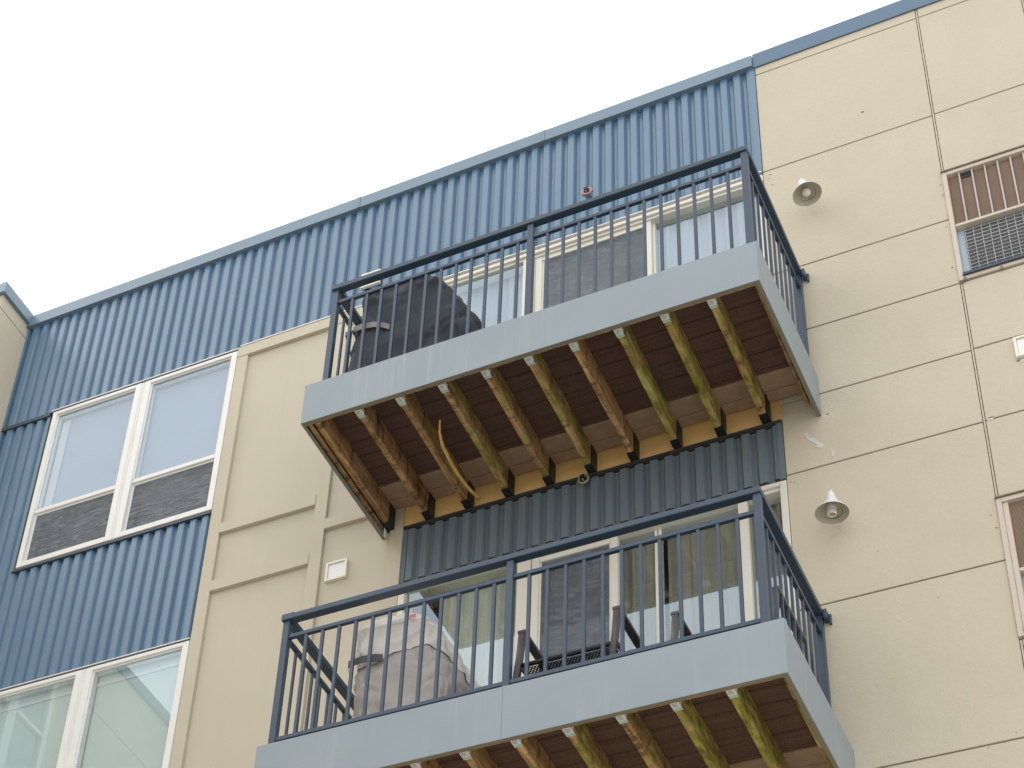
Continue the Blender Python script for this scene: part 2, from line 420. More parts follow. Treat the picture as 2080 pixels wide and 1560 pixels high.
# ---- stucco panels with reveals
zc = [6.0, 8.380, 9.601, 10.694, 11.316, 11.937, 12.565, 13.673, 14.823, 14.99]
gz = .0055
for a, b in zip(zc, zc[1:]):
    part('stucco_panel', 'stucco', (2.8005, 3.9885, 0, .023, a+gz, b-gz), bev=.002)
rc = [(6.0, 8.380), (8.380, 9.025), (10.065, 10.700), (10.700, 11.324), (11.324, 11.940), (13.040, 13.682), (13.682, 14.823), (14.823, 14.99)]
for a, b in rc:
    for x0, x1 in ((4.0085, 4.702), (4.722, 5.79)):
        part('stucco_panel', 'stucco', (x0, x1, 0, .023, a+gz, b-gz), bev=.002)
for a, b in ((9.025, 10.065), (11.940, 13.040)):
    part('stucco_panel', 'stucco', (5.02, 5.79, 0, .033, a+gz, b-gz), bev=.002)
for b in ((3.9935, 4.0035, .004, .0230, 13.04, 14.99), (3.9935, 4.0035, .004, .0230, 10.07, 11.935), (3.9935, 4.0035, .004, .0230, 6, 9.02), (4.707, 4.717, .004, .0230, 13.04, 14.99)):
    part('reveal_strip', 'stucco', b)

part('reveal_backing', 'gap', (2.801, 3.989, .0232, .0335, 6.4, 14.98))  # joint brown made warm to stand for bounced light
for b in ((4.0085, 5.79, .0232, .0335, 13.045, 14.98), (4.0085, 5.79, .0232, .0335, 10.07, 11.935), (4.0085, 5.79, .0232, .0335, 6.4, 9.02)):
    part('reveal_backing', 'gap', b)
# ---- coping (slightly rising to the right)
def slab(name, mat, xs, zb, zt, y0, y1, parent=B):
    mb = MB(); k = mb.mi(mat); n = len(xs)
    V = [[mb.bm.verts.new((x, y, z)) for (y, z) in ((y0, zb[i]), (y0, zt[i]), (y1, zt[i]+.02), (y1, zb[i]+.02))] for i, x in enumerate(xs)]
    for a, b in zip(V, V[1:]):
        for j in range(4):
            f = mb.bm.faces.new((a[j], a[(j+1) % 4], b[(j+1) % 4], b[j])); f.material_index = k
    for q in (V[0], V[-1][::-1]): mb.bm.faces.new(q).material_index = k
    return mb.build(name, None, parent)
slab('coping', 'coping', [-3.70, -.5], [14.882, 14.896], [15.008, 15.024], -.032, .33)
slab('coping', 'coping', [-.4975, 2.788], [14.896, 14.915], [15.022, 15.040], -.032, .33)
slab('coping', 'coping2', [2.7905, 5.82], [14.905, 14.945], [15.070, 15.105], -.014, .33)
slab('coping', 'coping', [-3.78, -3.7005], [14.880, 14.881], [15.012, 15.012], -.036, .33)
part('coping_seam', 'coping', (-.512, -.484, -.036, -.0325, 14.893, 15.024)); part('coping_seam', 'coping', (1.1, 1.125, -.036, -.0325, 14.904, 15.032))

# ---- projecting bay on the far left
part('bay_wall', 'stucco', (-5.57, -3.735, -.40, .3, 6, 14.755), (-5.57, -3.745, -.39, .29, 14.7551, 14.766), (-5.57, -3.735, -.40, .3, 14.7665, 14.92))
part('bay_coping', 'coping', (-5.57, -3.700, -.435, -.02, 14.915, 15.035))
part('bay_roof', 'roof', (-5.57, -3.74, .3, 6, 14.7, 14.8))
part('bay_wall', 'stucco', (-5.57, -3.735, -.40, .3, 0, 5.999))

# ---- the wing that returns towards the street on the left (seen mirrored in the lower window)
def wing():
    X = -5.57
    mb = MB()
    y = [-14, -3.5, -2.35, -.401]
    mb.box(X-.25, X, -14, -.401, 0, 12.3, 'stucco')
    mb.box(X-.25, X, -14, -3.50, 12.301, 14.20, 'stucco'); mb.box(X-.25, X, -2.35, -.401, 12.301, 14.20, 'stucco')
    mb.box(X-.25, X, -14, -.401, 14.215, 14.96, 'stucco'); mb.box(X-.25, X-.02, -14, -.401, 14.2005, 14.2145, 'stucco')
    mb.box(X-3, X-.26, -14, -.401, 0, 14.7, 'stucco')
    w = mb.build('side_wing', None, B)
    part('wing_coping', 'coping2', (X-.3, X+.035, -14.03, -.44, 14.93, 15.06), parent=w)
    f = MB(); f.box(X-.06, X+.01, -3.5, -3.44, 12.3, 14.2, 'vinyl'); f.box(X-.06, X+.01, -2.41, -2.35, 12.3, 14.2, 'vinyl')
    f.box(X-.06, X+.008, -3.439, -2.411, 14.14, 14.2, 'vinyl'); f.box(X-.06, X+.008, -3.439, -2.411, 12.3, 12.36, 'vinyl')
    f.box(X-.05, X+.012, -2.99, -2.87, 12.361, 14.139, 'vinyl'); f.box(X-.05, X+.006, -3.439, -2.991, 13.38, 13.42, 'vinyl'); f.box(X-.05, X+.006, -2.869, -2.411, 13.38, 13.42, 'vinyl')
    f.build('window_frame', None, w)
    MB().box(X-.04, X-.03, -3.44, -2.41, 12.36, 14.14, 'glass').build('pane', None, w)
wing()

# ---- vinyl windows
def vinyl_window(z0, z1, zm):
    x0, x1 = WINX0, WINX1; ml, mr = -2.400, -2.258; fwd = -.016
    mb = MB(); m = 'vinyl'
    mb.box(x0, x0+.042, fwd, .10, z0, z1, m, .003); mb.box(x1-.052, x1, fwd, .10, z0, z1, m, .003)
    mb.box(x0+.0425, ml-.0005, fwd, .10, z1-.034, z1, m, .003); mb.box(mr+.0005, x1-.0525, fwd, .10, z1-.034, z1, m, .003)
    mb.box(x0+.0425, ml-.0005, fwd, .10, z0, z0+.052, m, .003); mb.box(mr+.0005, x1-.0525, fwd, .10, z0, z0+.052, m, .003)
    mb.box(ml, ml+.054, fwd, .10, z0, z1, m, .003); mb.box(mr-.054, mr, fwd, .10, z0, z1, m, .003)
    mb.box(ml+.0545, mr-.0545, fwd+.006, .10, z0, z1, m)
    mb.box(ml+.066, mr-.066, fwd+.001, fwd+.0055, z0, z1, m)
    w = mb.build('window', None, B)
    for a, b in ((x0+.0425, ml-.0005), (mr+.0005, x1-.0525)):
        part('meeting_rail', 'vinyl', (a, b, .004, .085, zm-.020, zm+.020), bev=.002, parent=w)
        part('sash', 'vinyl', (a, a+.012, .000, .05, zm+.021, z1-.0345), (b-.012, b, .000, .05, zm+.021, z1-.0345),
             (a+.0125, b-.0125, .000, .05, z1-.044, z1-.0348), parent=w)
        MB().box(a+.012, b-.012, .010, .015, zm+.021, z1-.044, 'glass').build('pane', None, w)
        # lower sash sits further in, with an insect screen in front
        part('sash', 'vinyl', (a+.002, a+.030, .060, .092, z0+.053, zm-.021), (b-.030, b-.002, .060, .092, z0+.053, zm-.021),
             (a+.0305, b-.0305, .060, .092, zm-.050, zm-.0212), (a+.0305, b-.0305, .060, .092, z0+.053, z0+.080), parent=w)
        MB().box(a+.030, b-.030, .074, .079, z0+.080, zm-.050, 'glass').build('pane', None, w)
        part('screen_frame', 'vinyl', (a+.001, a+.014, .022, .034, z0+.053, zm-.021), (b-.014, b-.001, .022, .034, z0+.053, zm-.021),
             (a+.0145, b-.0145, .022, .034, zm-.036, zm-.0212), parent=w)
        MB().box(a+.014, b-.014, .027, .0285, z0+.053, zm-.036, 'screen').build('insect_screen', None, w)
    return w
wA = vinyl_window(11.915, 13.625, 12.510)
wB = vinyl_window(8.970, 10.665, 9.530)
part('blind', 'winblind', (-3.15, -2.41, .070, .074, 12.53, 13.57), parent=wA)
part('blind', 'winblind', (-2.25, -1.53, .070, .074, 12.53, 13.57), parent=wA)
part('curtain', 'room', (-3.135, -3.06, .058, .064, 12.55, 13.55), parent=wA)
part('blind', 'greenblind', (-3.15, -2.41, .070, .074, 9.56, 10.63), parent=wB)
part('blind', 'greenblind', (-2.25, -1.53, .070, .074, 9.56, 10.63), parent=wB)
part('head_rail', 'ventin', (-3.15, -2.41, .060, .0695, 10.535, 10.56), parent=wB)
part('head_rail', 'ventin', (-2.25, -1.53, .060, .0695, 10.535, 10.56), parent=wB)

# ---- sliding doors
def sliding_door(zf, zt, cm, xs, curt):
    """xs: left glass end, jamb, screen start, screen end, stile end, fixed glass end."""
    x0, x1 = .158, 2.797
    mb = MB(); m = cm
    mb.box(x0, x0+.050, -.012, .11, zf, zt, m, .003); mb.box(x1-.042, x1, -.012, .11, zf, zt, m, .003)
    mb.box(x0+.0505, x1-.0425, -.012, .11, zt-.034, zt, m, .003); mb.box(x0+.0505, x1-.0425, .008, .11, zt-.058, zt-.0345, m, .002)
    mb.box(x0+.0505, x1-.0425, -.012, .11, zf, zf+.05, m, .003)
    mb.box(xs[0], xs[0]+.090, .0, .10, zf+.051, zt-.0585, m, .003)
    d = mb.build('sliding_door', None, B)
    za, zb = zf+.051, zt-.0585
    MB().box(x0+.051, xs[0]-.001, .026, .031, za, zb, 'dglass').build('pane', None, d)
    # sliding leaf with screen
    a, b = xs[1], xs[2]
    part('leaf_frame', cm, (a, a+.050, .020, .062, za, zb), (b-.048, b, .020, .062, za, zb), (a+.0505, b-.0485, .024, .062, zb-.040, zb), (a+.0505, b-.0485, .030, .062, za, za+.06), bev=.002, parent=d)
    MB().box(a+.0505, b-.0485, .048, .053, za+.06, zb-.040, 'dglass').build('pane', None, d)
    part('screen_frame', cm, (a+.0505, a+.062, .034, .044, za+.061, zb-.041), (b-.060, b-.049, .034, .044, za+.061, zb-.041), parent=d)
    MB().box(a+.0625, b-.0605, .037, .0385, za+.061, zb-.041, 'dscreen').build('insect_screen', None, d)
    # other leaves
    for (p, q) in xs[3]:
        MB().box(p, q, .064, .070, za, zb, 'dglass').build('pane', None, d)
    for (p, q, yy) in xs[4]:
        part('stile', cm, (p, q, yy, yy+.04, za, zb), bev=.002, parent=d)
    # curtains: folded sheets inside
    for (p, q, mat) in curt:
        mb = MB(); k = mb.mi(mat); n = int((q-p)/.012)+2; rows = []
        for z in (zf+.02, zt+.02):
            rows.append([mb.bm.verts.new((p+(q-p)*i/n, .135+.020*sin(i*.55+sin(i*.13)*2)+.006*sin(i*1.7), z)) for i in range(n+1)])
        for i in range(n):
            f = mb.bm.faces.new((rows[0][i], rows[0][i+1], rows[1][i+1], rows[1][i])); f.material_index = k; f.smooth = True
        mb.build('curtain', None, d)
    return d
d1 = sliding_door(11.420, 13.640, 'cream', [.97, 1.062, 1.955, [(1.957, 2.752)], [(1.9565, 1.975, .05)]], [(.21, .96, 'winblind'), (1.12, 1.90, 'dcurtain'), (1.97, 2.75, 'winblind')])
d2 = sliding_door(8.480, 10.650, 'cream', [1.01, 1.104, 1.688, [(1.689, 1.921), (1.967, 2.476), (2.537, 2.752)],
                  [(1.922, 1.940, .055), (1.947, 1.966, .055), (2.477, 2.536, .02)]], [(.42, .98, 'curtain'), (1.16, 1.63, 'dcurtain'), (1.69, 1.92, 'dcurtain'), (1.98, 2.75, 'dcurtain')])

# ================================================================== BALCONIES
def lumber_tag(parent, x, y, z, k):
    mb = MB(); w = .046
    mb.box(x-.002, x+w, y, y+.072, z-.0022, z-.0006, 'tag')
    mb.box(x-.002, x+w, y+.050, y+.068, z-.0030, z-.00225, 'teal')
    mb.box(x+w-.0015, x+w, y, y+.045, z-.0006, z+.03, 'tag')
    for j in range(3): mb.box(x+.004, x+w-.012+random.uniform(-.006, .004), y+.012+.011*j, y+.0155+.011*j, z-.0030, z-.00225, 'ink')
    mb.build('lumber_tag', None, parent)
SLX, SLZ = -.026, .039                      # the deck falls slightly towards its front edge
def shear(mb, x0=None):
    for v in mb.bm.verts:
        v.co.z += SLZ*(v.co.y+1.16)
        if x0: v.co.x += SLX*(v.co.y+1.16)
def balcony(zb, xoff, zrail, zbot, moss, seed, seam=True):
    Hf = .352; zt = zb+Hf
    rnd = random.Random(seed)
    # deck: underside boards, one mesh (also the part itself)
    mb = MB(); zd = zb+.195
    ys = [-1.156, -1.144, -1.005, -.866, -.728, -.589, -.450, -.302, -.262, -.100, -.002]
    for k, (ya, yb) in enumerate(zip(ys, ys[1:])):
        mb.box(.048, 3.002, ya, yb-.005, zd+(.004 if k == 7 else 0), zd+.028, 'deck' if k < 8 else 'overspray', .005 if k == 0 else .007)
    mb.box(.044, 3.006, -1.155, -.003, zd+.0285, zd+.040, 'dark')
    shear(mb)
    bal = mb.build('balcony', None, B)
    # fascia wrap with seam
    ft = .004; D = -1.201
    f = MB()
    if seam: f.box(0, 1.5075, D, D+ft, zb, zt, 'fascia'); f.box(1.509, 3.05, D, D+ft, zb, zt, 'fascia')
    else: f.box(0, 3.05, D, D+ft, zb, zt, 'fascia')
    f.box(3.05-ft, 3.05, D+ft+.0005, -.003, zb, zt, 'fascia'); f.box(0, ft, D+ft+.0005, -.003, zb, zt, 'fascia')
    f.box(.0045, 3.0455, D+ft+.0005, D+.030, zb, zb+.003, 'lip'); f.box(3.022, 3.0455, D+.0305, -.003, zb, zb+.003, 'lip'); f.box(.0045, .024, D+.0305, -.003, zb, zb+.003, 'lip')
    f.box(.0045, 3.0455, D+ft+.0005, -1.12, zt-.004, zt-.001, 'fascia'); f.box(2.97, 3.0455, -1.1195, -.003, zt-.004, zt-.001, 'fascia'); f.box(.0045, .08, -1.1195, -.003, zt-.004, zt-.001, 'fascia')
    f.build('fascia', None, bal)
    def wood(name, b, ms, sh=True):
        mb = MB(); mb.box(*b, m='wood', bev=.004)
        if sh: shear(mb, True)
        # subdivide lengthwise and warp a little so that the edges are not ruler straight
        o = mb.build(name, None, bal, ); o.color = (ms, 0, 0, 1); return o
    wood('rim_joist', (.005, 3.045, D+.0045, D+.042, zb+.004, zb+.19), .30, False)
    js = [.045, .072] + [.366+.2935*k for k in range(9)] + [3.006]
    for i, x in enumerate(js):
        wdj = .042 if i not in (0,) else .022
        z0 = zb+.018+rnd.uniform(-.003, .003)
        if i == 0: x, wdj = .0245, .030
        if i == 11: wdj = .020
        yy = -.052
        wood('joist', (x, x+wdj, D+.0425, yy, z0, zd-.001), moss[i])
        if 1 <= i <= 10:
            h = MB()
            h.box(x-.006, x+wdj+.006, -.100, -.0005, z0-.006, z0-.0005, 'dark'); h.box(x+wdj+.0005, x+wdj+.007, -.100, -.0005, z0-.006, zd-.006, 'dark')
            h.box(x-.007, x-.0005, -.070, -.0005, z0-.006, zd-.006, 'dark'); h.box(x, x+wdj, -.051, -.0005, z0, zd-.006, 'dark')
            shear(h, True); h.build('joist_hanger', None, bal)
        if 2 <= i <= 10: lumber_tag(bal, x+rnd.uniform(-.003, .002), -1.156+rnd.uniform(-.002, .006), z0-.0005, i)
    # railing
    R = 'rail'; yf = -1.140; pw = .042
    px = [.084+xoff, 1.522+xoff*.92, 2.968+xoff*1.05]
    zc_ = zrail
    for x in px:
        part('post', R, (x, x+pw, yf, yf+pw, zt-.0005, zc_-.042), bev=.002, parent=bal)
    part('top_rail', R, (px[0]-.006, px[2]+pw+.006, yf-.012, yf+pw+.002, zc_-.0415, zc_), bev=.004, parent=bal)
    part('rail_sleeve', R, (px[0]-.009, px[0]+.075, yf-.015, yf+pw+.004, zc_-.0440, zc_+.003), bev=.003, parent=bal)
    for x in (px[0], px[2]):
        part('top_rail', R, (x-.006, x+pw+.008, yf+pw+.0025, -.012, zc_-.0415, zc_), bev=.004, parent=bal)
        part('post', R, (x, x+pw, -.050, -.008, zt-.0005, zc_-.042), bev=.002, parent=bal)
        part('mid_rail', R, (x+.008, x+.034, yf+pw+.0005, -.0505, zc_-.175, zc_-.147), bev=.002, parent=bal)
        part('bottom_rail', R, (x+.008, x+.034, yf+pw+.0005, -.0505, zbot, zbot+.028), bev=.002, parent=bal)
        n = 9; y0, y1 = yf+pw, -.050; st = (y1-y0)/(n+1)
        for k in range(1, n+1):
            part('baluster', R, (x+.013, x+.029, y0+st*k-.008, y0+st*k+.008, zbot+.0285, zc_-.1755), bev=.0015, parent=bal)
    part('wall_bracket', R, (px[2]+pw+.009, px[2]+pw+.030, -.060, -.001, zc_-.075, zc_-.010), (px[2]+pw+.0305, px[2]+pw+.045, -.016, -.001, zc_-.095, zc_-.02), bev=.002, parent=bal)
    part('mid_rail', R, (px[0]+pw+.0005, px[1]-.0005, yf+.008, yf+.034, zc_-.175, zc_-.147), bev=.002, parent=bal)
    part('mid_rail', R, (px[1]+pw+.0005, px[2]-.0005, yf+.008, yf+.034, zc_-.175, zc_-.147), bev=.002, parent=bal)
    part('bottom_rail', R, (px[0]+pw+.0005, px[1]-.0005, yf+.006, yf+.032, zbot, zbot+.028), bev=.002, parent=bal)
    part('bottom_rail', R, (px[1]+pw+.0005, px[2]-.0005, yf+.006, yf+.032, zbot, zbot+.028), bev=.002, parent=bal)
    b0 = (.237 if xoff == 0 else .189, 1.660 if xoff == 0 else 1.608); stp = .1104 if xoff == 0 else .1096
    for s in b0:
        for k in range(12):
            x = s+stp*k
            part('baluster', R, (x-.010, x+.010, yf+.011, yf+.029, zbot+.0285, zc_-.1755), bev=.0015, parent=bal)
    return bal
b1 = balcony(11.115, 0.0, 12.474, 11.500, [.25, .02, .03, .22, .42, .32, .52, .08, .64, .56, .48, .12], 3, False)
b2 = balcony(8.172, -.055, 9.528, 8.592, [.25, .1, .15, .22, .3, .32, .35, .55, .42, .68, .72, .55], 5)
b1['label'] = 'upper balcony with navy railing and grey fascia over brown mossy joists'
b2['label'] = 'lower balcony with navy railing, cut by the bottom edge of the photo'

# ================================================================== LOOSE AND FITTED THINGS
# wall lamps -------------------------------------------------------
def wall_lamp(loc, tilt, cfl, label):
    t = thing('wall_lamp', loc, label, 'wall lamp', 'barn style lamps on the stucco wall')
    t.rotation_euler = (0, 0, 0)
    O = Vector((0, 0, 0))
    rot = Matrix.Rotation(tilt, 4, 'Y')
    prof = [(.099, 0.), (.1, .003), (.097, .006), (.086, .024), (.066, .045), (.046, .062), (.040, .067), (.040, .088), (.035, .091), (.034, .112), (.029, .116), (.026, .148), (.015, .165), (.008, .170)]
    inner = [(.0985, .0015), (.083, .024), (.063, .044), (.043, .058), (.026, .066), (.001, .068)]
    mb = MB(); mb.lathe(prof, m='white', n=40); mb.lathe(inner, m='enamelin', n=40); mb.bm.transform(rot); s = mb.build('shade', None, t)
    mb = MB()
    if cfl:
        mb.lathe([(.026, .064), (.029, .030), (.025, .024), (.001, .024)], m='bulb', n=20)
        for k in range(3):
            r = .024; mb.tube([(r*cos(a*.35), r*sin(a*.35), .020-k*.012-.012*a/18) for a in range(19)], .0052, 6, 'bulb')
    else:
        mb.lathe([(.014, .062), (.018, .048), (.027, .032), (.030, .020), (.027, .006), (.018, -.004), (.001, -.008)], m='bulb', n=24)
    mb.bm.transform(rot); mb.build('bulb', None, t)
    mb = MB()
    mb.tube([(.060*cos(a), -.060*sin(a), .010) for a in [x*pi/14 for x in range(-12, 3)]], .0016, 5, 'strap')
    mb.tube([(0, .060, .010), (.004, .04, .02), (.008, .01, .03)], .0014, 5, 'strap')
    mb.tube([(.022, .056, .010), (.012, .03, .02)], .0014, 5, 'strap')
    mb.bm.transform(rot); mb.build('wire_guard', None, t)
    top = rot @ Vector((0, 0, .164))
    mb = MB(); y_w = -loc[1]
    mb.tube([top, top+Vector((.002, .01, .028)), top+Vector((.004, .05, .038)), top+Vector((.004, y_w*.62, .02)), (top.x+.004, y_w-.012, top.z-.02)], .0065, 8, 'white')
    mb.build('arm', None, t)
    mb = MB(); mb.lathe([(.001, .018), (.030, .016), (.034, .010), (.034, .001)], (top.x+.004, y_w, top.z-.02), 'Y', 24, 'white'); mb.build('wall_plate', None, t)
    return t
wall_lamp((3.127, -.140, 13.100), radians(-11), False, 'upper of the two white barn lamps on the tan wall, round bulb, tilted')
wall_lamp((3.089, -.140, 10.155), 0, True, 'lower of the two white barn lamps on the tan wall, spiral bulb')

# sprinklers --------------------------------------------------------
def sprinkler(loc, mat, label):
    t = thing('fire_sprinkler', loc, label, 'sprinkler', 'sidewall sprinkler heads above the balconies')
    MB().lathe([(.026, .0), (.040, .004), (.043, .010), (.036, .016), (.026, .014), (.024, .002)], m=mat, axis='Y', n=28).build('escutcheon', None, t)
    mb = MB(); mb.tube([(0, 0, 0), (0, -.03, 0)], .013, 12, 'dark'); mb.box(-.016, .016, -.034, -.031, -.004, .022, 'dark'); mb.box(-.004, .004, -.03, -.014, -.018, .018, 'wire'); mb.build('nozzle', None, t)
sprinkler((1.473, -.001, 14.128), 'pink', 'red ringed sprinkler head on the blue siding above the upper balcony rail')
sprinkler((1.474, -.018, 11.128), 'brass', 'dull brass sprinkler head at the top edge of siding under the upper balcony')

# vents -------------------------------------------------------------
def vent(x0, x1, z0, z1, y, label, broken=False):
    t = thing('wall_vent', ((x0+x1)/2, y, z0), label, 'vent', 'square vent covers on the walls')
    w, h = (x1-x0)/2, z1-z0
    mb = MB(); b = .017; d = .026
    mb.box(-w, -w+b, -d, 0, 0, h, 'vent', .002); mb.box(w-b, w, -d, 0, 0, h, 'vent', .002)
    mb.box(-w+b+.0005, w-b-.0005, -d, 0, h-b, h, 'vent', .002); mb.box(-w+b+.0005, w-b-.0005, -d, 0, 0, b, 'vent', .002); mb.build('frame', None, t)
    mb = MB(); mb.box(-w+b+.001, w-b-.003, -d+.010, -.002, b+.001, h-b-.004, 'ventin', .002); mb.build('flap', None, t)
vent(-.420, -.258, 10.868, 11.035, .010, 'cream square vent cover on tan panel left of the lower balcony')
vent(-.395, -.232, 13.87, 14.028, -.001, 'white vent cover on the blue siding, half hidden behind the upper rail')
vent(4.243, 4.403, 11.125, 11.295, -.001, 'white vent cover on stucco at the right edge, chipped plaster below it')

# chipped plaster / marks (parts of the wall)
def chip(cx, cz, w, h, mat='chip', n=14, ang=0., seed=1, y=-.0015):
    y -= (seed % 7)*.00022
    r = random.Random(seed); mb = MB(); k = mb.mi(mat); pts = []
    for j in range(n):
        a = 2*pi*j/n; rr = .62+.38*r.random()
        u, v = w*.5*rr*cos(a), h*.5*rr*sin(a)
        pts.append((cx+u*cos(ang)-v*sin(ang), y, cz+u*sin(ang)+v*cos(ang)))
    fr = [mb.bm.verts.new(p) for p in pts]; bk = [mb.bm.verts.new((p[0], -.0003, p[2])) for p in pts]
    mb.bm.faces.new(fr).material_index = k
    for j in range(n): mb.bm.faces.new((fr[j], fr[(j+1) % n], bk[(j+1) % n], bk[j])).material_index = k
    mb.build('bare_patch', None, B)
chip(2.985, 10.925, .035, .18, ang=radians(40), seed=2, n=22); chip(3.020, 10.872, .05, .07, ang=radians(30), seed=3); chip(2.945, 10.995, .03, .035, seed=4)
chip(3.095, 10.775, .022, .07, seed=5); chip(4.035, 10.698, .05, .016, seed=6); chip(4.045, 11.318, .05, .012, 'stain', seed=7); chip(4.04, 10.712, .04, .010, 'stain', seed=8, y=-.0022)
chip(4.275, 11.105, .07, .030, seed=9, n=18); chip(4.25, 11.112, .03, .014, 'stain', seed=10, y=-.0022)
chip(3.085, 11.118, .03, .010, 'stain', seed=11); chip(3.070, 11.108, .04, .016, seed=12, y=-.0012)
for k, (x, z, w) in enumerate([(3.535, 13.965, .022), (3.17, 14.2, .010), (2.85, 13.62, .02), (2.835, 13.58, .014), (2.86, 13.50, .012), (3.97, 12.93, .012), (3.975, 12.82, .014), (3.96, 12.10, .012), (3.965, 12.5, .014), (2.82, 10.63, .016), (2.845, 10.62, .010), (3.95, 9.95, .012), (3.97, 9.85, .014), (3.6, 9.45, .008), (3.3, 9.9, .006), (3.75, 8.36, .010), (3.9, 8.42, .008)]):
    chip(x, z, w, w*.7, 'stain', 9, seed=20+k)
chip(4.01, 11.930, .05, .012, 'stain', seed=60); chip(-.30, 10.86, .02, .03, 'stain', 9, seed=61) if False else None
# old caulk at head of the left trim board
chip(-1.425, 13.60, .035, .10, 'chip', 16, seed=62, y=-.0135); chip(-1.43, 10.72, .02, .05, 'stain', 12, seed=63, y=-.0115)

# hanging cane -------------------------------------------------------
pts = [(.820, -.840, 11.165), (.776, -.752, 11.158), (.746, -.647, 11.150), (.731, -.497, 11.147), (.727, -.377, 11.147), (.730, -.277, 11.150), (.737, -.177, 11.157), (.752, -.087, 11.165)]
sm = []
for a, b in zip(pts, pts[1:]):
    for k in range(4): sm.append(Vector(a).lerp(Vector(b), k/4))
sm.append(Vector(pts[-1]))
mb = MB(); mb.tube([p - Vector((.74, -.45, 11.12)) for p in sm], [.005+.0068*min(1, i/8) for i in range(len(sm))], 8, 'cane')
o = mb.build('bent_cane'); o.location = (.74, -.45, 11.12); tag(o, 'thin yellow curved strip hanging under the upper balcony beside the third joist', 'cane strip')

# grill covers -------------------------------------------------------
def cover_mesh(z0, z1, xl, xr, yf, yb, seed, amp, strap=None, hem=None, zlow=None, grow=0.):
    """xl/xr/yf/yb: functions of height -> extents. returns MB with a draped closed-top sheet."""
    mb = MB(); nu, nv = 260, 120; rows = []
    def shape(u, z, shrink=1.):
        a = 2*pi*u
        e = .38
        cx, sx = cos(a), sin(a)
        px = math.copysign(abs(cx)**e, cx); py = math.copysign(abs(sx)**e, sx)
        x0, x1 = xl(z)-grow, xr(z)+grow; y0, y1 = yf(z)-grow, yb(z)+grow
        X = (x0+x1)/2 + (x1-x0)/2*px*shrink; Y = (y0+y1)/2 + (y1-y0)/2*py*shrink
        n = Vector((cx, sx, 0))
        q = Vector((X*4.2, Y*4.2, z*1.6+seed))
        d = noise.noise(q)*amp*.9
        for (ax, az, ph, w) in ((3.2, 1.4, 0, 1.), (2.6, -2.4, 9, .9), (4.5, 3.6, 17, .7), (7., -2., 23, .35)):
            r_ = abs(noise.noise(Vector((X*ax+z*az*.5, Y*ax, z*az-X*az*.6+ph+seed))))
            d += math.exp(-(r_/.10)**2)*amp*w*.38          # soft raised creases
            r_ = abs(noise.noise(Vector((X*ax*.9-z*az, Y*ax+4, z*az*.7+ph*2+seed))))
            d -= math.exp(-(r_/.08)**2)*amp*w*.30
        if strap:
            ds = abs(z-strap[0]); left = max(0., min(1., (strap[1]-X)/.22))
            d += (-.024*math.exp(-(ds/.035)**2) + .016*math.exp(-((ds-.08)/.05)**2)*(.5+.5*sin(a*26)))*left
        Yd = Y+n.y*d
        if Yd < -.395: Yd = -.395+(Yd+.395)*.30
        return X+n.x*d, Yd, z
    for j in range(nv+1):
        z = z0 + (z1-z0)*j/nv
        row = []
        for i in range(nu):
            u = i/nu
            zz = z
            if hem is not None:
                X0 = shape(u, max(z, z0))[0]
                lo = hem(u, X0); zz = lo + (z1-lo)*j/nv
            row.append(mb.bm.verts.new(shape(u, zz)))
        rows.append(row)
    top = [( .97, .010), (.88, .020), (.6, .030), (.3, .032), (.05, .032)]
    for s, dz in top:
        row = []
        for i in range(nu):
            X, Y, _ = shape(i/nu, z1, s)
            row.append(mb.bm.verts.new((X, Y, z1+dz+noise.noise(Vector((X*7, Y*7, seed)))*amp*.9)))
        rows.append(row)
    k = mb.mi(None) if False else 0
    for a, b in zip(rows, rows[1:]):
        for i in range(nu):
            f = mb.bm.faces.new((a[i], a[(i+1) % nu], b[(i+1) % nu], b[i])); f.smooth = True
    mb.bm.faces.new(rows[-1])
    for _ in range(2): bmesh.ops.smooth_vert(mb.bm, verts=[v for v in mb.bm.verts if not v.is_boundary], factor=.5, use_axis_x=True, use_axis_y=True, use_axis_z=True)
    return mb
def lerp(x, x0, x1, a, b):
    t = max(0, min(1, (x-x0)/(x1-x0))); return a+(b-a)*t
def set_mat(mb, m): mb.mats = [M_[m]]
def pl(table):
    def f(z):
        if z <= table[0][0]: return table[0][1]
        for (a, va), (b, vb) in zip(table, table[1:]):
            if z <= b: return va+(vb-va)*(z-a)/(b-a)
        return table[-1][1]
    return f
t = thing('covered_grill', (.6, -.665, 11.385), 'barbecue grill under a charcoal cover on the upper balcony', 'covered grill', 'covered grills at the left ends of the balconies')
mb = cover_mesh(0, 1.085, pl([(0, -.48), (.26, -.46), (.41, -.44), (.56, -.41), (.71, -.395), (.91, -.39), (1.01, -.37), (1.085, -.33)]),
                pl([(0, .50), (.45, .47), (.72, .40), (.91, .31), (.99, .26), (1.085, .15)]),
                pl([(0, -.37), (.93, -.365), (1.085, -.33)]), pl([(0, .42), (.9, .40), (1.085, .32)]), 1.7, .060, strap=(.615, -.05))
set_mat(mb, 'blackcover'); mb.build('grill_cover', None, t)
def strap_mesh(pts, h, mat, twist=.0):
    mb = MB(); k = mb.mi(mat); rings = []
    for p in pts:
        x, y, z = p
        rings.append([mb.bm.verts.new(q) for q in ((x, y, z+h/2), (x, y, z-h/2), (x, y+.004, z-h/2), (x, y+.004, z+h/2))])
    for a, b in zip(rings, rings[1:]):
        for n in range(4):
            f = mb.bm.faces.new((a[n], a[(n+1) % 4], b[(n+1) % 4], b[n])); f.material_index = k
    for r_ in (rings[0], rings[-1][::-1]): mb.bm.faces.new(r_).material_index = k
    return mb
